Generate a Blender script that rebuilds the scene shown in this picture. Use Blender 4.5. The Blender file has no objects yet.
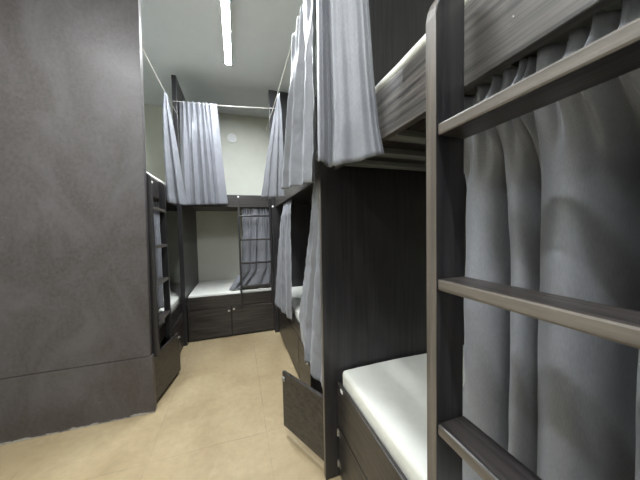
import bpy, bmesh, math, random
from mathutils import Vector, Matrix, noise
S = bpy.context.scene
COL = S.collection
PI = math.pi

# ------------------------------------------------------------------ helpers
def link(name, bm, mat, parent=None, smooth=False):
    me = bpy.data.meshes.new(name)
    bmesh.ops.recalc_face_normals(bm, faces=bm.faces)
    bm.to_mesh(me); bm.free()
    for p in me.polygons: p.use_smooth = smooth
    o = bpy.data.objects.new(name, me); COL.objects.link(o)
    if mat: me.materials.append(mat)
    if parent: o.parent = parent
    return o

def add_box(bm, x0, x1, y0, y1, z0, z1, bev=0.0, seg=2):
    t = bmesh.new()
    bmesh.ops.create_cube(t, size=1)
    for v in t.verts:
        v.co = Vector(((x0+x1)/2+v.co.x*(x1-x0), (y0+y1)/2+v.co.y*(y1-y0), (z0+z1)/2+v.co.z*(z1-z0)))
    if bev: bmesh.ops.bevel(t, geom=t.edges[:], offset=bev, segments=seg, affect='EDGES', profile=0.5)
    me = bpy.data.meshes.new('t'); t.to_mesh(me); t.free(); bm.from_mesh(me); bpy.data.meshes.remove(me)

def box(name, x0, x1, y0, y1, z0, z1, mat, parent=None, bev=0.002):
    bm = bmesh.new(); add_box(bm, x0, x1, y0, y1, z0, z1, bev)
    return link(name, bm, mat, parent)

def prism(bm, pts, axis, a0, a1):
    """extrude a 2D outline along an axis ('x': pts are (y,z))"""
    def mk(p, a): return (a, p[0], p[1]) if axis == 'x' else ((p[0], a, p[1]) if axis == 'y' else (p[0], p[1], a))
    A = [bm.verts.new(mk(p, a0)) for p in pts]; B = [bm.verts.new(mk(p, a1)) for p in pts]
    n = len(pts)
    bm.faces.new(A); bm.faces.new(B[::-1])
    for i in range(n): bm.faces.new((A[i], B[i], B[(i+1) % n], A[(i+1) % n]))

def add_cyl(bm, c, r, h, axis, seg=24, r2=None):
    rot = {'z': Matrix(), 'x': Matrix.Rotation(PI/2, 4, 'Y'), 'y': Matrix.Rotation(-PI/2, 4, 'X')}[axis]
    bmesh.ops.create_cone(bm, cap_ends=True, segments=seg, radius1=r, radius2=r if r2 is None else r2, depth=h,
                          matrix=Matrix.Translation(c) @ rot)

def tube(name, pts, r, mat, parent=None, seg=8):
    bm = bmesh.new(); rings = []
    for i, p in enumerate(pts):
        p = Vector(p); d = (Vector(pts[min(i+1, len(pts)-1)]) - Vector(pts[max(i-1, 0)])).normalized()
        a = d.cross(Vector((0, 0, 1))).normalized(); b = a.cross(d)
        rings.append([bm.verts.new(p + r*(math.cos(k*2*PI/seg)*a + math.sin(k*2*PI/seg)*b)) for k in range(seg)])
    for q in range(len(rings)-1):
        for k in range(seg):
            bm.faces.new((rings[q][k], rings[q][(k+1) % seg], rings[q+1][(k+1) % seg], rings[q+1][k]))
    bm.faces.new(rings[0]); bm.faces.new(rings[-1][::-1])
    return link(name, bm, mat, parent, True)

def tag(o, label, cat, group=None):
    o['label'] = label; o['category'] = cat
    if group: o['group'] = group
    return o
def thing(name, label, cat, loc=(0, 0, 0), rz=0, group=None):
    o = bpy.data.objects.new(name, None); COL.objects.link(o)
    o.empty_display_size = 0.1; o.location = loc; o.rotation_euler = (0, 0, rz)
    return tag(o, label, cat, group)
def struct(o): o['kind'] = 'structure'; return o

# ------------------------------------------------------------------ materials
def newmat(name):
    m = bpy.data.materials.new(name); m.use_nodes = True
    nt = m.node_tree; b = nt.nodes['Principled BSDF']
    return m, nt, b
def node(nt, t, **k):
    n = nt.nodes.new(t)
    for a, v in k.items(): setattr(n, a, v)
    return n
def ramp(nt, src, stops):
    r = node(nt, 'ShaderNodeValToRGB'); e = r.color_ramp.elements
    while len(e) < len(stops): e.new(0.5)
    for s, (p, c) in zip(e, stops): s.position = p; s.color = (*c, 1)
    nt.links.new(src, r.inputs[0]); return r.outputs[0]
def objcoord(nt, scale):
    tc = node(nt, 'ShaderNodeTexCoord'); mp = node(nt, 'ShaderNodeMapping')
    mp.inputs['Scale'].default_value = scale
    nt.links.new(tc.outputs['Object'], mp.inputs[0]); return mp.outputs[0]
def noise_t(nt, vec, scale, detail=4, rough=.55, dist=0):
    n = node(nt, 'ShaderNodeTexNoise'); n.inputs['Scale'].default_value = scale
    n.inputs['Detail'].default_value = detail; n.inputs['Roughness'].default_value = rough
    n.inputs['Distortion'].default_value = dist
    if vec: nt.links.new(vec, n.inputs['Vector'])
    return n.outputs[0]
def bump(nt, b, h, strength, dist):
    n = node(nt, 'ShaderNodeBump'); n.inputs['Strength'].default_value = strength; n.inputs['Distance'].default_value = dist
    nt.links.new(h, n.inputs['Height']); nt.links.new(n.outputs[0], b.inputs['Normal'])
def mix(nt, f, a, c, mode='MIX'):
    m = node(nt, 'ShaderNodeMix', data_type='RGBA', blend_type=mode)
    for s, v in ((m.inputs[0], f), (m.inputs[6], a), (m.inputs[7], c)):
        if hasattr(v, 'links'): nt.links.new(v, s)
        elif isinstance(v, (int, float)): s.default_value = v
        else: s.default_value = (*v, 1)
    return m.outputs[2]

def wood(name, axis, dark=(.006, .0057, .0068), light=(.044, .037, .033), rough=.33):
    m, nt, b = newmat(name)
    sc = [38, 38, 38]; sc['xyz'.index(axis)] = 1.6
    v = objcoord(nt, sc)
    g = noise_t(nt, v, 1.6, 6, .62, .3)
    c = ramp(nt, g, [(.36, dark), (.50, tuple((a+d)/2 for a, d in zip(dark, light))), (.66, light)])
    nt.links.new(c, b.inputs['Base Color'])
    fine = [150, 150, 150]; fine['xyz'.index(axis)] = 5
    f = noise_t(nt, objcoord(nt, fine), 1.3, 3, .5)
    r = ramp(nt, f, [(.3, (rough-.06,)*3), (.7, (rough+.12,)*3)])
    nt.links.new(r, b.inputs['Roughness']); b.inputs['Specular IOR Level'].default_value = .5
    bump(nt, b, f, .28, .0012)
    return m
WR = wood('lit_rail_wood', 'x', (.014, .0125, .012), (.115, .103, .094), .38)  # same dark laminate, with the light on the right rails painted in
WX, WY, WZ = wood('dark_wood_along', 'x'), wood('dark_wood_across', 'y'), wood('dark_wood_upright', 'z', (.0085, .0085, .0105), (.026, .0235, .0245), .34)

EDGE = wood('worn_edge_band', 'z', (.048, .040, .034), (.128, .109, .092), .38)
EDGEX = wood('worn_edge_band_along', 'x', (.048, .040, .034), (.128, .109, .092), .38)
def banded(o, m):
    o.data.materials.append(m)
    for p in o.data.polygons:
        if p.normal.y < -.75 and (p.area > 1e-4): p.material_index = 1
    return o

def worn_panel():
    m, nt, b = newmat('worn_dark_laminate')
    g = noise_t(nt, objcoord(nt, (2, 40, 34)), 1.3, 6, .6, .25)
    base = ramp(nt, g, [(.3, (.040, .033, .033)), (.7, (.066, .056, .055))])
    sm = noise_t(nt, objcoord(nt, (2.2, 2.2, 1.4)), 1.5, 5, .62, 1.1)
    smf = ramp(nt, sm, [(.42, (0,)*3), (.66, (.55,)*3)])
    c = mix(nt, smf, base, (.098, .092, .096))
    sc = noise_t(nt, objcoord(nt, (26, 26, 70)), 1.0, 3, .5, 2.0)
    scf = ramp(nt, sc, [(.66, (0,)*3), (.74, (.7,)*3)])
    gate = ramp(nt, noise_t(nt, objcoord(nt, (1, 1, 1)), 2.3, 2), [(.5, (0,)*3), (.62, (1,)*3)])
    f2 = node(nt, 'ShaderNodeMath', operation='MULTIPLY'); nt.links.new(scf, f2.inputs[0]); nt.links.new(gate, f2.inputs[1])
    c = mix(nt, f2.outputs[0], c, (0.1152, 0.1116, 0.1080))
    # chipped pale paint splashes along the foot of the panel
    tc = node(nt, 'ShaderNodeTexCoord'); sx = node(nt, 'ShaderNodeSeparateXYZ'); nt.links.new(tc.outputs['Object'], sx.inputs[0])
    n2 = noise_t(nt, objcoord(nt, (9, 9, 30)), 1.6, 5, .7)
    h = node(nt, 'ShaderNodeMath', operation='MULTIPLY_ADD'); nt.links.new(n2, h.inputs[0]); h.inputs[1].default_value = -.07; 
    nt.links.new(sx.outputs[2], h.inputs[2])
    chip = ramp(nt, h.outputs[0], [(0, (.8,)*3), (.003, (0,)*3)])
    ad = node(nt, 'ShaderNodeMath', operation='ADD'); nt.links.new(h.outputs[0], ad.inputs[0]); ad.inputs[1].default_value = .028
    chip = ramp(nt, ad.outputs[0], [(0.0, (.75,)*3), (.006, (0,)*3)])
    c = mix(nt, chip, c, (.42, .40, .37))
    nt.links.new(c, b.inputs['Base Color'])
    r = ramp(nt, sm, [(.35, (.42,)*3), (.7, (.56,)*3)]); nt.links.new(r, b.inputs['Roughness'])
    bump(nt, b, g, .08, .001)
    return m
WORN = worn_panel()

PINE = wood('pale_pine', 'y', (.11, .115, .11), (.17, .175, .165), .5)
def plain(name, c, rough=.6, metal=0, nscale=None, nb=.1, var=.0):
    m, nt, b = newmat(name)
    b.inputs['Base Color'].default_value = (*c, 1); b.inputs['Roughness'].default_value = rough; b.inputs['Metallic'].default_value = metal
    if nscale:
        n = noise_t(nt, objcoord(nt, (1, 1, 1)), nscale, 5, .6)
        if var:
            col = ramp(nt, n, [(.3, tuple(x*(1-var) for x in c)), (.7, tuple(min(1, x*(1+var)) for x in c))])
            nt.links.new(col, b.inputs['Base Color'])
        bump(nt, b, n, nb, .004)
    return m
PLASTER = plain('cream_plaster', (.74, .745, .66), .75, 0, 6, .05, .03)
CEIL = plain('white_ceiling_paint', (.72, .75, .77), .8, 0, 5, .04, .02)
SHEET = plain('off_white_mattress_cover', (.64, .64, .595), .75, 0, 22, .35, .03)
WHITE = plain('white_plastic', (.82, .82, .80), .4, 0, 60, .02)
METAL = plain('dull_steel', (.5, .5, .5), .35, 1, 80, .05)
CORD = plain('pale_cord', (.66, .64, .58), .7, 0, 300, .2)
DARKGAP = plain('dark_core_board', (.012, .011, .012), .6, 0, 40, .1)

def cloth_mat():
    m, nt, b = newmat('grey_satin_cloth')
    w = noise_t(nt, objcoord(nt, (420, 420, 90)), 1.0, 2)
    c = ramp(nt, w, [(.3, (0.1548, 0.1598, 0.1800)), (.7, (0.1886, 0.1930, 0.2146))])
    nt.links.new(c, b.inputs['Base Color'])
    b.inputs['Roughness'].default_value = .48
    b.inputs['Specular IOR Level'].default_value = .4
    b.inputs['Sheen Weight'].default_value = .15
    b.inputs['Sheen Roughness'].default_value = .4
    cr = noise_t(nt, objcoord(nt, (7, 7, 16)), 1.3, 4, .55, 1.0)
    bump(nt, b, cr, .10, .010)
    return m
CLOTH = cloth_mat()

def floor_mat():
    m, nt, b = newmat('beige_worn_floor')
    v = objcoord(nt, (1, 1, 1))
    a = noise_t(nt, v, 1.9, 6, .62, .6); d = noise_t(nt, v, 24, 5, .65)
    c = ramp(nt, a, [(.28, (0.2535, 0.1899, 0.1056)), (.5, (0.3196, 0.2471, 0.1429)), (.72, (0.3693, 0.2939, 0.1774))])
    dd = ramp(nt, d, [(.25, (.86,)*3), (.75, (1.08,)*3)])
    c = mix(nt, 1.0, c, dd, 'MULTIPLY')
    st = ramp(nt, noise_t(nt, v, 7, 4, .6, 2.0), [(.60, (0,)*3), (.72, (.35,)*3)])
    c = mix(nt, st, c, (0.3968, 0.3329, 0.2246))
    # hairline joints of the large floor slabs
    tc = node(nt, 'ShaderNodeTexCoord'); wob = noise_t(nt, v, 5, 3)
    wv = node(nt, 'ShaderNodeVectorMath', operation='MULTIPLY_ADD')
    cmb = node(nt, 'ShaderNodeCombineXYZ'); nt.links.new(wob, cmb.inputs[0]); nt.links.new(wob, cmb.inputs[1])
    nt.links.new(cmb.outputs[0], wv.inputs[0]); wv.inputs[1].default_value = (.02, .02, 0); nt.links.new(tc.outputs['Object'], wv.inputs[2])
    sx = node(nt, 'ShaderNodeSeparateXYZ'); nt.links.new(wv.outputs[0], sx.inputs[0])
    def joint(sock, off, period, w):
        s = node(nt, 'ShaderNodeMath', operation='SUBTRACT'); nt.links.new(sock, s.inputs[0]); s.inputs[1].default_value = off - period/2
        mo = node(nt, 'ShaderNodeMath', operation='FLOORED_MODULO'); nt.links.new(s.outputs[0], mo.inputs[0]); mo.inputs[1].default_value = period
        s2 = node(nt, 'ShaderNodeMath', operation='SUBTRACT'); nt.links.new(mo.outputs[0], s2.inputs[0]); s2.inputs[1].default_value = period/2
        ab = node(nt, 'ShaderNodeMath', operation='ABSOLUTE'); nt.links.new(s2.outputs[0], ab.inputs[0])
        lt = node(nt, 'ShaderNodeMath', operation='LESS_THAN'); nt.links.new(ab.outputs[0], lt.inputs[0]); lt.inputs[1].default_value = w
        return lt.outputs[0]
    j1 = joint(sx.outputs[0], .145, .64, .0026); j2 = joint(sx.outputs[1], 1.55, 1.24, .0028)
    mx = node(nt, 'ShaderNodeMath', operation='MAXIMUM'); nt.links.new(j1, mx.inputs[0]); nt.links.new(j2, mx.inputs[1])
    brk = ramp(nt, noise_t(nt, v, 3.1, 3), [(.38, (.10,)*3), (.6, (.6,)*3)])
    mm = node(nt, 'ShaderNodeMath', operation='MULTIPLY'); nt.links.new(mx.outputs[0], mm.inputs[0]); nt.links.new(brk, mm.inputs[1])
    c = mix(nt, mm.outputs[0], c, (.16, .125, .08))
    nt.links.new(c, b.inputs['Base Color'])
    r = ramp(nt, a, [(.3, (.42,)*3), (.7, (.6,)*3)]); nt.links.new(r, b.inputs['Roughness'])
    bump(nt, b, d, .08, .003)
    return m
FLOOR = floor_mat()

def glow(name, c, s):
    m, nt, b = newmat(name)
    b.inputs['Base Color'].default_value = (.9, .9, .9, 1)
    b.inputs['Emission Color'].default_value = (*c, 1); b.inputs['Emission Strength'].default_value = s
    return m
TUBE = glow('lit_tube_diffuser', (.92, .97, 1.0), 38)
TUBE_ADDED = glow('added_tube_diffuser', (.93, .97, 1.0), 24)
TUBE_ADDED_SIDE = glow('added_side_tube_diffuser', (.93, .97, 1.0), 25)

# ------------------------------------------------------------------ the room
XL, XR, YB, YF, ZC = -1.53, 1.39, 4.04, -2.2, 3.0
struct(box('floor', XL-.1, XR+.1, YF-.1, YB+.1, -.1, 0, FLOOR, None, 0))
struct(box('ceiling', XL-.1, XR+.1, YF-.1, YB+.1, ZC, ZC+.1, CEIL, None, 0))
struct(box('wall_left', XL-.1, XL, YF-.1, YB+.1, 0, ZC, PLASTER, None, 0))
struct(box('wall_right', XR, XR+.1, YF-.1, YB+.1, 0, ZC, PLASTER, None, 0))
struct(box('wall_back', XL, XR, YB, YB+.1, 0, ZC, PLASTER, None, 0))
struct(box('wall_front', XL, XR, YF-.1, YF, 0, ZC, PLASTER, None, 0))

# ------------------------------------------------------------------ bunks
# local frame of a bunk: x along its length, y from its open front towards the wall, z up
ZR0, ZR1 = 1.535, 1.695            # upper guard rail
RUNGS = (.60, .88, 1.155, 1.435)   # top faces of the ladder rungs
def stile(parent, x0, x1, y0, y1, z0, z1, band):
    r = min(.064, (y1-y0)*.95); pts = [(y0, z0), (y1, z0), (y1, z1)]
    for k in range(7):
        a = PI/2 + k/6*PI/2
        pts.append((y0 + r + r*math.cos(a), z1 - r + r*math.sin(a)))
    bm = bmesh.new(); prism(bm, pts, 'x', x0, x1)
    bmesh.ops.bevel(bm, geom=[e for e in bm.edges if abs(e.verts[0].co.x-e.verts[1].co.x) < 1e-6], offset=.0018, segments=1, affect='EDGES')
    o = link('ladder_stile', bm, WZ, parent)
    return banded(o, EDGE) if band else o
def ladder(parent, xa, xb, y0, y1, ztop=1.675, zbot=.372, t=.025, ry1=None, band=0):
    ry1 = y1 if ry1 is None else ry1
    stile(parent, xa, xa+t, y0, y1, zbot, ztop, band > 1); stile(parent, xb-t, xb, y0, y1, zbot, ztop, band > 1)
    for z in RUNGS:
        o = box('ladder_rung', xa+t, xb-t, y0+.002, ry1, z-.022, z, WX, parent, .004)
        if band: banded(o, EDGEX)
def latch(parent, x, y, z):
    bm = bmesh.new(); add_box(bm, x-.012, x+.012, y-.006, y, z-.010, z+.010, .001); add_cyl(bm, (x, y-.010, z), .005, .012, 'y', 10)
    return link('latch', bm, METAL, parent)
def cap(parent, x, y, z, axis='y', r=.008):
    bm = bmesh.new(); add_cyl(bm, (x, y, z), r, .006, axis, 12); 
    return link('bolt_cap', bm, WHITE, parent)
def door(parent, x0, x1, z0, z1, mat=None, y=0.0):
    return box('locker_door', x0, x1, y, y+.018, z0, z1, mat or WX, parent, .0015)

D = .915
def slats(parent, x0, x1, y0, y1, pitch, w, z0, z1):
    x = x0
    while x + w <= x1 + 1e-6:
        box('slat', x, x+w, y0, y1, z0, z1, PINE, parent, .001); x += pitch

# right foreground bunk: local x=0 at its far end
b = thing('bunk_bed', 'dark wood bunk bed in the right foreground, its ladder and white lower mattress nearest', 'bunk bed',
          (.45, 1.13, 0), -PI/2)
L = 2.0
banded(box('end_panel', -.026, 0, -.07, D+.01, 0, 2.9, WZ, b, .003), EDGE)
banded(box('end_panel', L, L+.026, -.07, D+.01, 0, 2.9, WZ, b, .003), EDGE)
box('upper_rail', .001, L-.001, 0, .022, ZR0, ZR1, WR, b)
box('back_rail', .001, L-.001, D-.015, D+.005, ZR0, ZR1, WX, b)
slats(b, .04, L-.02, .023, D-.016, .175, .052, 1.545, 1.565)
box('bed_board', .001, L-.001, .023, D-.016, 1.5655, 1.585, WX, b)
box('lower_rail', .001, L-.001, 0, .015, .272, .490, WX, b)
box('bed_board', .001, L-.001, .023, D, .44, .458, WX, b)
for x0, x1 in ((.004, .655), (.661, 1.325), (1.331, L-.004)): door(b, x0, x1, .02, .266)
box('plinth', .004, L-.004, .02, .04, 0, .27, DARKGAP, b, 0)
ladder(b, .738, 1.19, -.105, -.038, 1.69, .36, .025, None, 2)
for x0 in (.740, 1.167):
    for z in (.41,): box('ladder_bracket', x0+.004, x0+.018, -.038, 0, z, z+.05, WZ, b, .001)
for z in (.075, .235):
    bm = bmesh.new(); add_cyl(bm, (.006, -.004, z), .005, .035, 'z', 10); add_box(bm, .008, .03, -.0035, -.001, z-.014, z+.014)
    link('hinge', bm, METAL, b)

# right far bunk: shares the post of the nearer one, ends at the back bunk
b = thing('bunk_bed', 'dark wood bunk bed on the right behind the foreground one, locker door hanging open', 'bunk bed',
          (.45, 3.03, 0), -PI/2)
L2 = 3.03 - 1.13 - .028
box('end_panel', -.055, 0, -.045, D+.01, 0, 2.9, WZ, b, .003)
cap(b, .003, -.035, 1.675, 'x', .011); cap(b, .003, -.035, 1.535, 'x', .011)
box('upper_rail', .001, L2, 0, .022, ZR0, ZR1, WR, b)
box('bed_board', .001, L2, .023, D, 1.565, 1.585, WX, b)
box('lower_rail', .001, L2, 0, .015, .372, .490, WX, b)
box('bed_board', .001, L2, .023, D, .44, .458, WX, b)
door(b, .004, 1.045, .02, .366); door(b, 1.058, 1.40, .02, .366)
box('locker_partition', 1.38, 1.40, .02, D-.02, .0, .37, WZ, b, 0)
box('plinth', .004, 1.38, .02, .04, 0, .37, DARKGAP, b, 0)
latch(b, 1.35, -.001, .30)
# its open door, hinged beside the shared post and swung out into the aisle
dl = .345
bm = bmesh.new(); add_box(bm, 0, dl, -.009, .009, 0, .337, .0015)
wd = Vector((.243-.393, 1.475-1.172, 0)).normalized()
Mw = Matrix.Translation((.393, 1.172, .062)) @ Matrix.Rotation(math.atan2(wd.y, wd.x), 4, 'Z')
Ml = (Matrix.Translation((.45, 3.03, 0)) @ Matrix.Rotation(-PI/2, 4, 'Z')).inverted() @ Mw
bmesh.ops.transform(bm, matrix=Ml, verts=bm.verts)
od = link('locker_door', bm, WX, b)
bm = bmesh.new(); add_box(bm, dl-.03, dl-.004, .009, .016, .285, .31, .001); add_cyl(bm, (dl-.017, .020, .297), .005, .012, 'y', 10)
bmesh.ops.transform(bm, matrix=Ml, verts=bm.verts); link('latch', bm, METAL, od)

# back bunk across the end of the aisle
b = thing('bunk_bed', 'dark wood bunk bed across the far end, crossing below the back wall', 'bunk bed', (-.594, 3.10, 0), 0)
LB = 1.97; DB = .925
box('end_panel', -.008, .036, -.07, DB+.005, 0, 2.9, WZ, b, .003)
box('upper_rail', .037, LB, 0, .022, 1.53, 1.672, WX, b)
box('bed_board', .037, LB, .023, DB, 1.55, 1.57, WX, b)
box('lower_rail', .037, LB, 0, .022, .366, .505, WX, b)
box('bed_board', .037, LB, .023, DB, .44, .458, WX, b)
door(b, .044, .497, .02, .360); door(b, .507, 1.035, .02, .360); door(b, 1.045, LB-.01, .02, .360)
box('plinth', .037, LB-.004, .02, .04, 0, .36, DARKGAP, b, 0)
latch(b, .475, -.001, .315); latch(b, .53, -.001, .330)
ladder(b, .609, .992, -.045, -.001, 1.66, .37, .022)
cap(b, .62, -.048, 1.645, 'y', .011)

# left bunk: local x=0 at the near end
b = thing('bunk_bed', 'dark wood bunk bed on the left, its tall scuffed end panel facing the viewer', 'bunk bed', (-.59, 1.97, 0), PI/2)
DL = .92; LL = 2.05
o = box('end_panel', 0, .045, .002, DL, .404, 2.93, WORN, b, .003)
o['label'] = 'tall scuffed dark panel'
for v in o.data.vertices:            # the panel leans a little into the aisle
    if v.co.y < .4: v.co.y -= .013*(v.co.z-.4)
box('base_panel', 0, .045, -.008, DL, 0, .400, WORN, b, .003)
box('upper_rail', .046, LL, .015, .034, ZR0-.005, 1.665, WX, b)
box('bed_board', .046, LL, .035, DL, 1.55, 1.57, WX, b)
box('lower_rail', .046, LL, .015, .034, .372, .490, WX, b)
box('bed_board', .046, LL, .035, DL, .44, .458, WX, b)
box('locker_partition', .50, .518, .0, DL-.02, 0, .37, WZ, b, 0)
door(b, .52, 1.06, .02, .366)
ladder(b, .048, .415, -.038, .006, 1.665, .372, .025, .034, 1)
cap(b, .06, -.041, 1.70-.10, 'y', .008); cap(b, .03, -.003, 1.50, 'y', .008)
dl = .42
wd = Vector((-.515+.592, 2.455-2.05, 0)).normalized()
Mw = Matrix.Translation((-.592, 2.045, .03)) @ Matrix.Rotation(math.atan2(wd.y, wd.x), 4, 'Z')
Ml = (Matrix.Translation((-.59, 1.97, 0)) @ Matrix.Rotation(PI/2, 4, 'Z')).inverted() @ Mw
bm = bmesh.new(); add_box(bm, 0, dl, 0, .018, 0, .335, .0015); bmesh.ops.transform(bm, matrix=Ml, verts=bm.verts)
od = link('locker_door', bm, WX, b)
bm = bmesh.new(); add_box(bm, dl-.03, dl-.004, -.006, 0, .29, .315, .001); add_cyl(bm, (dl-.017, -.010, .302), .005, .012, 'y', 10)
bmesh.ops.transform(bm, matrix=Ml, verts=bm.verts); link('latch', bm, METAL, od)

# ------------------------------------------------------------------ mattresses
def mattress(label, x0, x1, y0, y1, z0, z1, seed, care=None, pad=None):
    bm = bmesh.new(); add_box(bm, x0, x1, y0, y1, z0, z1, min(.02, (z1-z0)*.42), 4)
    ed = [e for e in bm.edges if e.calc_length() > .15]
    bmesh.ops.subdivide_edges(bm, edges=ed, cuts=24, use_grid_fill=True)
    for v in bm.verts:
        n = noise.noise(Vector((v.co.x*5+seed, v.co.y*5, v.co.z*9)))*.004 + noise.noise(Vector((v.co.x*19, v.co.y*19+seed, v.co.z*25)))*.0018
        if v.co.z > z0 + .02: v.co.z += n
        cx, cy = (x0+x1)/2, (y0+y1)/2
        k = noise.noise(Vector((v.co.x*24, v.co.y*24, v.co.z*3+seed)))*.0022
        if abs(v.co.x-x0) < .012: v.co.x += .0025 + k
        if abs(v.co.y-y0) < .012: v.co.y += .0025 + k
    if pad is not None: return link('pad', bm, SHEET, pad, True)
    o = link('mattress', bm, SHEET, None, True)
    tag(o, label, 'mattress')
    if care:
        bm = bmesh.new(); add_box(bm, -.001, .001, -.011, .011, -.008, .008)
        t = link('care_tag', bm, WHITE, o); t.location = care; t['label'] = 'small white tag'
    return o
mattress('white mattress on the lower bunk in the right foreground, beside the ladder', .4665, 1.36, -.85, 1.120, .459, .555, 1.0, (.4482, 1.075, .474))
mattress('white mattress edge on the upper bunk at right, above the wooden rail', .4735, 1.35, -.85, 1.098, 1.586, 1.700, 2.0)
mattress('', .450, 1.35, -.85, 1.120, 1.7005, 1.727, 2.5, None, bpy.data.objects['mattress.001'])
mattress('white mattress on the lower far right bunk, glimpsed between two hanging curtains', .4665, 1.36, 1.18, 3.02, .459, .550, 3.0)
mattress('white mattress on the lower bunk across the far end', -.553, 1.35, 3.125, 4.02, .459, .532, 4.0)
mattress('white mattress on the lower left bunk behind its narrow ladder', -1.50, -.632, 2.03, 3.98, .459, .540, 5.0)
mattress('white mattress edge showing above the left bunk upper rail', -1.50, -.632, 2.03, 3.98, 1.571, 1.664, 6.0)
mattress('', -1.50, -.608, 2.03, 3.98, 1.667, 1.705, 6.5, None, bpy.data.objects['mattress.005'])

# ------------------------------------------------------------------ cords
def sag(a, c, s, n=24):
    a, c = Vector(a), Vector(c)
    return [tuple(a.lerp(c, i/n) - Vector((0, 0, s*4*(i/n)*(1-i/n)))) for i in range(n+1)]
def cord(label, pts, hooks):
    o = tube('clothesline', pts, .0028, CORD); tag(o, label, 'line')
    for h in hooks:
        bm = bmesh.new(); add_cyl(bm, h[0], .004, .02, h[1], 8); link('hook', bm, METAL, o)
    return o
cord('pale cord holding the right hand curtains along the right bunks', sag((.352, 3.00, 2.40), (.352, .30, 2.44), .05) , [((.360, 2.99, 2.40), 'x')])
cord('pale cord stretched along the left bunk, near the left panel edge', sag((-.562, 1.985, 2.482), (-.562, 3.02, 2.50), .006), [((-.575, 1.985, 2.482), 'x')])
cord('thin pale cord spanning the aisle in front of the back wall', sag((-.60, 3.022, 2.625), (.50, 3.022, 2.69), .012), [((-.60, 3.026, 2.625), 'y')])

# ------------------------------------------------------------------ curtains
def lerp_poly(pts, u):
    f = u*(len(pts)-1); i = min(int(f), len(pts)-2); return Vector(pts[i]).lerp(Vector(pts[i+1]), f-i)
def smooth(t): t = max(0, min(1, t)); return t*t*(3-2*t)
def folds(k, seed, sharp=.35):
    rnd = random.Random(seed); ph = rnd.random()*6.28
    w1, w2 = rnd.uniform(-.08, .08), rnd.uniform(-.05, .05)
    def f(u):
        q = u + w1*math.sin(2*PI*u) + w2*math.sin(4*PI*u+1)
        s = math.sin(2*PI*k*q+ph)
        return s*(1-sharp) + sharp*math.sin(2*PI*k*1.93*q+ph*2.3)*.6 + .25*math.sin(2*PI*k*.47*q+ph*.7)
    return f
def curtain(label, rows, nrm, prof, nu=110, nv=60, crumple=.004, seed=0, group=None, hem=0.0):
    """rows: [(v, polyline of points, amplitude)]; prof: f(u,v) -> fold depth in units of amplitude"""
    bm = bmesh.new(); nrm = Vector(nrm).normalized(); G = []
    for j in range(nv+1):
        v = j/nv
        for r in range(len(rows)-1):
            if v <= rows[r+1][0]+1e-9: break
        a, c = rows[r], rows[r+1]; t = (v-a[0])/(c[0]-a[0])
        row = []
        for i in range(nu+1):
            u = i/nu
            p = lerp_poly(a[1], u).lerp(lerp_poly(c[1], u), t)
            am = a[2] + (c[2]-a[2])*t
            p = p + nrm*(am*prof(u, v))
            q = Vector((p.x*9+seed*3.1, p.y*9, p.z*13))
            cr = noise.noise(q)*crumple + noise.noise(q*2.7)*crumple*.5
            p = p + nrm*cr + Vector((0, 0, cr*.5 if j == nv else 0))
            row.append(bm.verts.new(p))
        G.append(row)
    for j in range(nv):
        for i in range(nu): bm.faces.new((G[j][i], G[j][i+1], G[j+1][i+1], G[j+1][i]))
    o = link('curtain', bm, CLOTH, None, True)
    m = o.modifiers.new('thickness', 'SOLIDIFY'); m.thickness = .0016; m.offset = 0
    return tag(o, label, 'curtain', group)
def blend(top, bot, v0=.0, v1=.35):
    return lambda u, v: top(u)*(1-smooth((v-v0)/(v1-v0))) + bot(u)*smooth((v-v0)/(v1-v0))

# upper, right foreground: the broad bright one
def broad(u):
    k = [(0, .2), (.05, -.8), (.11, -.5), (.17, 1.3), (.22, 1.2), (.30, -.4), (.42, -.9), (.58, -.55), (.72, -.75), (.86, -.35), (.95, .15), (1, .8)]
    for (a, x), (b_, y) in zip(k, k[1:]):
        if u <= b_: return x + (y-x)*smooth((u-a)/(b_-a))
    return k[-1][1]
curtain('broad pale grey curtain hanging over the post of the right foreground upper bunk',
        [(0, [(.345, 1.02, 2.41), (.345, .66, 2.42)], .010), (.30, [(.278, .82, 2.10), (.395, .70, 2.10)], .020),
         (.72, [(.258, .775, 1.74), (.411, .688, 1.74)], .023), (.9, [(.252, .765, 1.57), (.420, .675, 1.57)], .023),
         (1, [(.250, .760, 1.464), (.300, .735, 1.445), (.37, .705, 1.455), (.432, .662, 1.478)], .026)],
        (.42, .90, 0), blend(folds(4, 3), broad, .0, .4), 140, 70, .0022, 1)
# upper, right far
curtain('pale grey pleated curtain bunched at the upper far right bunk, left of the broad one',
        [(0, [(.350, 1.46, 2.37), (.350, 1.04, 2.385)], .014), (.3, [(.345, 1.53, 2.12), (.340, 1.03, 2.12)], .026),
         (.7, [(.345, 1.75, 1.82), (.338, 1.035, 1.78)], .026), (1, [(.348, 1.94, 1.565), (.335, 1.42, 1.50), (.330, 1.04, 1.46)], .030)],
        (1, 0, 0), blend(folds(5, 11), folds(3.1, 12), 0, .4), 140, 60, .005, 2)
# upper, at the far end of the right cord
curtain('narrow white-lit curtain gathered to a point where the right cord meets the far end',
        [(0, [(.345, 2.06, 2.335), (.355, 2.02, 2.335)], .003), (.15, [(.325, 2.12, 2.22), (.372, 2.05, 2.22)], .010),
         (.6, [(.265, 2.22, 1.86), (.380, 2.06, 1.86)], .018), (1, [(.218, 2.28, 1.545), (.385, 2.10, 1.525)], .022)],
        (.3, -1, 0), blend(folds(2.4, 21), folds(2.2, 22), 0, .3), 70, 50, .005, 3)
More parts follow.
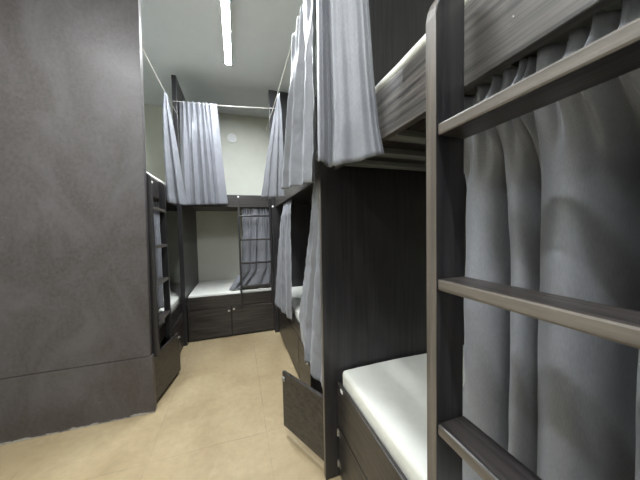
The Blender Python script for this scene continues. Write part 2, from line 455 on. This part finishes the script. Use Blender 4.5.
# upper left bunk
curtain('white-lit curtain gathered on the left bunk cord, spreading down over the rail',
        [(0, [(-.566, 2.56, 2.485), (-.556, 2.60, 2.485)], .003), (.12, [(-.585, 2.56, 2.37), (-.532, 2.60, 2.36)], .010),
         (.5, [(-.597, 2.57, 2.00), (-.487, 2.61, 2.00)], .016), (1, [(-.588, 2.58, 1.515), (-.432, 2.62, 1.495)], .020)],
        (.25, -1, 0), blend(folds(2.1, 31), folds(1.8, 32), 0, .3), 80, 60, .006, 4)
# back bunk upper
curtain('grey pleated curtain hanging left of centre on the thin cord before the back wall',
        [(0, [(-.535, 3.02, 2.63), (-.165, 3.02, 2.655)], .018), (.35, [(-.538, 3.005, 2.25), (-.140, 3.02, 2.25)], .026),
         (1, [(-.548, 3.02, 1.535), (-.088, 3.04, 1.555)], .026)],
        (0, 1, 0), blend(folds(7, 41), folds(4.6, 42), 0, .45), 140, 60, .004, 5)
# right far bunk, lower far end
curtain('long grey curtain tail hanging below the far right rail, at the far end',
        [(0, [(.482, 2.66, 1.532), (.482, 2.28, 1.532)], .006), (.13, [(.420, 2.52, 1.39), (.432, 2.10, 1.39)], .012), (.4, [(.395, 2.56, 1.05), (.425, 2.08, 1.06)], .014),
         (1, [(.352, 2.62, .475), (.410, 2.35, .445), (.425, 2.12, .46)], .016)],
        (1, .2, 0), blend(folds(3, 51), folds(2.2, 52), 0, .4), 80, 60, .005, 6)
# right far bunk, lower near end
curtain('long grey curtain hanging beside the shared post, above the open locker door',
        [(0, [(.425, 1.36, 1.53), (.425, 1.19, 1.53)], .008), (.35, [(.410, 1.50, 1.10), (.425, 1.185, 1.12)], .014),
         (.78, [(.385, 1.66, .66), (.415, 1.19, .62)], .018), (1, [(.390, 1.62, .50), (.385, 1.42, .42), (.405, 1.20, .41)], .020)],
        (1, .1, 0), blend(folds(3, 61), folds(2.6, 62), 0, .4), 90, 70, .006, 7)
# back bunk lower right, swept to the left at the foot
curtain('grey curtain drawn behind the back bunk ladder, its foot swept to the left',
        [(0, [(.06, 3.145, 1.525), (.44, 3.145, 1.525)], .012), (.3, [(.065, 3.15, 1.22), (.435, 3.15, 1.22)], .022),
         (.75, [(.035, 3.15, .77), (.42, 3.15, .77)], .026), (1, [(-.115, 3.15, .548), (-.01, 3.15, .552), (.15, 3.15, .556), (.41, 3.15, .556)], .022)],
        (0, 1, 0), blend(folds(8, 71), folds(4.2, 72), 0, .4), 130, 60, .006, 8)
# left bunk lower
curtain('slim grey curtain showing between the rungs of the left bunk ladder',
        [(0, [(-.660, 2.40, 1.525), (-.660, 2.60, 1.525)], .008), (1, [(-.660, 2.38, .60), (-.660, 2.58, .57)], .012)],
        (1, 0, 0), blend(folds(3, 81), folds(2.3, 82), 0, .4), 60, 50, .005, 9)

# right foreground, lower, behind the ladder
FP = [(.515, .605), (.495, .575), (.468, .548), (.438, .545), (.415, .565), (.404, .615), (.399, .62), (.393, .575), (.376, .551), (.361, .562),
      (.351, .615), (.346, .62), (.342, .582), (.326, .558), (.300, .540), (.276, .545), (.258, .566), (.243, .605), (.231, .67), (.220, .70),
      (.209, .67), (.199, .59), (.172, .522), (.13, .50), (.10, .53), (.06, .61), (.02, .56), (-.03, .53), (-.09, .58), (-.13, .63), (-.18, .57), (-.26, .54), (-.36, .57), (-.46, .55)]
def cr_spline(P, t):
    n = len(P)-1; f = max(0, min(n-1e-6, t*n)); i = int(f); s = f-i
    p0, p1, p2, p3 = (Vector(P[max(0, min(n, i+k))]) for k in (-1, 0, 1, 2))
    return .5*((2*p1) + (p2-p0)*s + (2*p0-5*p1+4*p2-p3)*s*s + (3*p1-p0-3*p2+p3)*s**3)
def front_curtain():
    bm = bmesh.new(); nu, nv = 330, 90; G = []
    tf = folds(17, 5, .3)
    for j in range(nv+1):
        v = j/nv; z = 1.543 - v*(1.543-.572); row = []
        w = smooth((v-.07)/.16)
        for i in range(nu+1):
            u = i/nu; q = cr_spline(FP, u)
            yb, xb = q.x, q.y
            yt = yb*.90; xt = .500 + .016*tf(u)
            y = yt*(1-w) + yb*w; xt -= .030*math.exp(-((z-1.46)/.05)**2)*(1+.6*math.sin(u*41+1.0))
            x = xt*(1-w) + xb*w
            y += .012*math.sin(v*3.0+u*9)*w*(1-u)
            if v > .72 and u < .10:                       # foot of the first fold trails over the mattress
                k = smooth((v-.72)/.28)*(1-u/.10); y += .13*k
            x += .006*math.sin(v*7+u*21)*w
            c = noise.noise(Vector((x*8, y*10+3, z*7)))*.006 + noise.noise(Vector((x*20, y*24, z*18)))*.002
            row.append(bm.verts.new((x + c, y, z + (c if j == nv else 0))))
        G.append(row)
    for j in range(nv):
        for i in range(nu): bm.faces.new((G[j][i], G[j][i+1], G[j+1][i+1], G[j+1][i]))
    o = link('curtain', bm, CLOTH, None, True)
    m = o.modifiers.new('thickness', 'SOLIDIFY'); m.thickness = .0016; m.offset = 0
    tag(o, 'dark grey draped curtain drawn behind the ladder in the right foreground', 'curtain')
front_curtain()

# ------------------------------------------------------------------ lamps and the wall fitting
def tube_lamp(label, y0, y1, mat=TUBE_ADDED, xc=-.028):
    t = thing('tube_light', label, 'lamp', (xc, (y0+y1)/2, ZC), 0)
    h = (y1-y0)/2
    box('housing', -.030, .030, -h, h, -.050, -.0005, WHITE, t, .003)
    bm = bmesh.new(); pts = [(-.027, -.050)] + [(-.027*math.cos(a*PI/8), -.050-.003*math.sin(a*PI/8)) for a in range(1, 8)] + [(.027, -.050)]
    prism(bm, pts, 'y', -h+.012, h-.012); link('diffuser', bm, mat, t)
    for s in (-1, 1): box('side_lip', s*.0305-.0025, s*.0305+.0025, -h, h, -.056, -.0005, WHITE, t, .001)
    for s in (-1, 1): box('end_cap', -.029, .029, s*h-.006-s*.006, s*h+.006-s*.006, -.056, -.050, WHITE, t, .002)
tube_lamp('lit white ceiling tube light over the aisle', 1.60, 2.78, TUBE)
tube_lamp('added unseen ceiling tube light in line with the visible one, overhead of the viewer', -1.30, -.12)  # out of view, added to raise the brightness of the room
tube_lamp('added unseen ceiling tube light over the open floor on the left', -.10, 1.08, TUBE_ADDED_SIDE, -1.0)  # unseen lamp added to light the left panel and right bunk fronts

t = thing('vent_cover', 'round white vent cover high on the back wall', 'vent', (-.026, YB, 2.645), 0)
bm = bmesh.new(); add_cyl(bm, (0, -.010, 0), .066, .020, 'y', 48); link('rim', bm, plain('bright_white_plastic', (.93, .93, .92), .4, 0, 60, .02), t)
bm = bmesh.new()
for k in range(-3, 4):
    w = math.sqrt(.052**2-(k*.015)**2); add_box(bm, -w, w, -.026, -.019, k*.015-.0035, k*.015+.0035, .001)
link('grille', bm, plain('grey_plastic', (.86, .86, .85), .5, 0, 60, .02), t)

# ------------------------------------------------------------------ world, camera, view
w = bpy.data.worlds.new('World'); S.world = w; w.use_nodes = True
w.node_tree.nodes['Background'].inputs[0].default_value = (.6, .65, .7, 1); w.node_tree.nodes['Background'].inputs[1].default_value = .05
cd = bpy.data.cameras.new('Camera'); cam = bpy.data.objects.new('Camera', cd); COL.objects.link(cam)
cd.sensor_fit = 'HORIZONTAL'; cd.sensor_width = 36; cd.lens = 36*250/640; cd.clip_start = .02
y = Vector((237-320, 240-231, -250)).normalized(); u = Vector((1, .02, 0)).cross(y)
if u.y < 0: u = -u
u.normalize(); x = y.cross(u)
cam.matrix_world = Matrix.Translation((0, 0, 1.25)) @ Matrix((x, y, u)).to_4x4()
S.camera = cam
vs = S.view_settings; vs.view_transform = 'Standard'; vs.look = 'None'; vs.gamma = 1; vs.use_curve_mapping = False
vs.exposure = 3.5
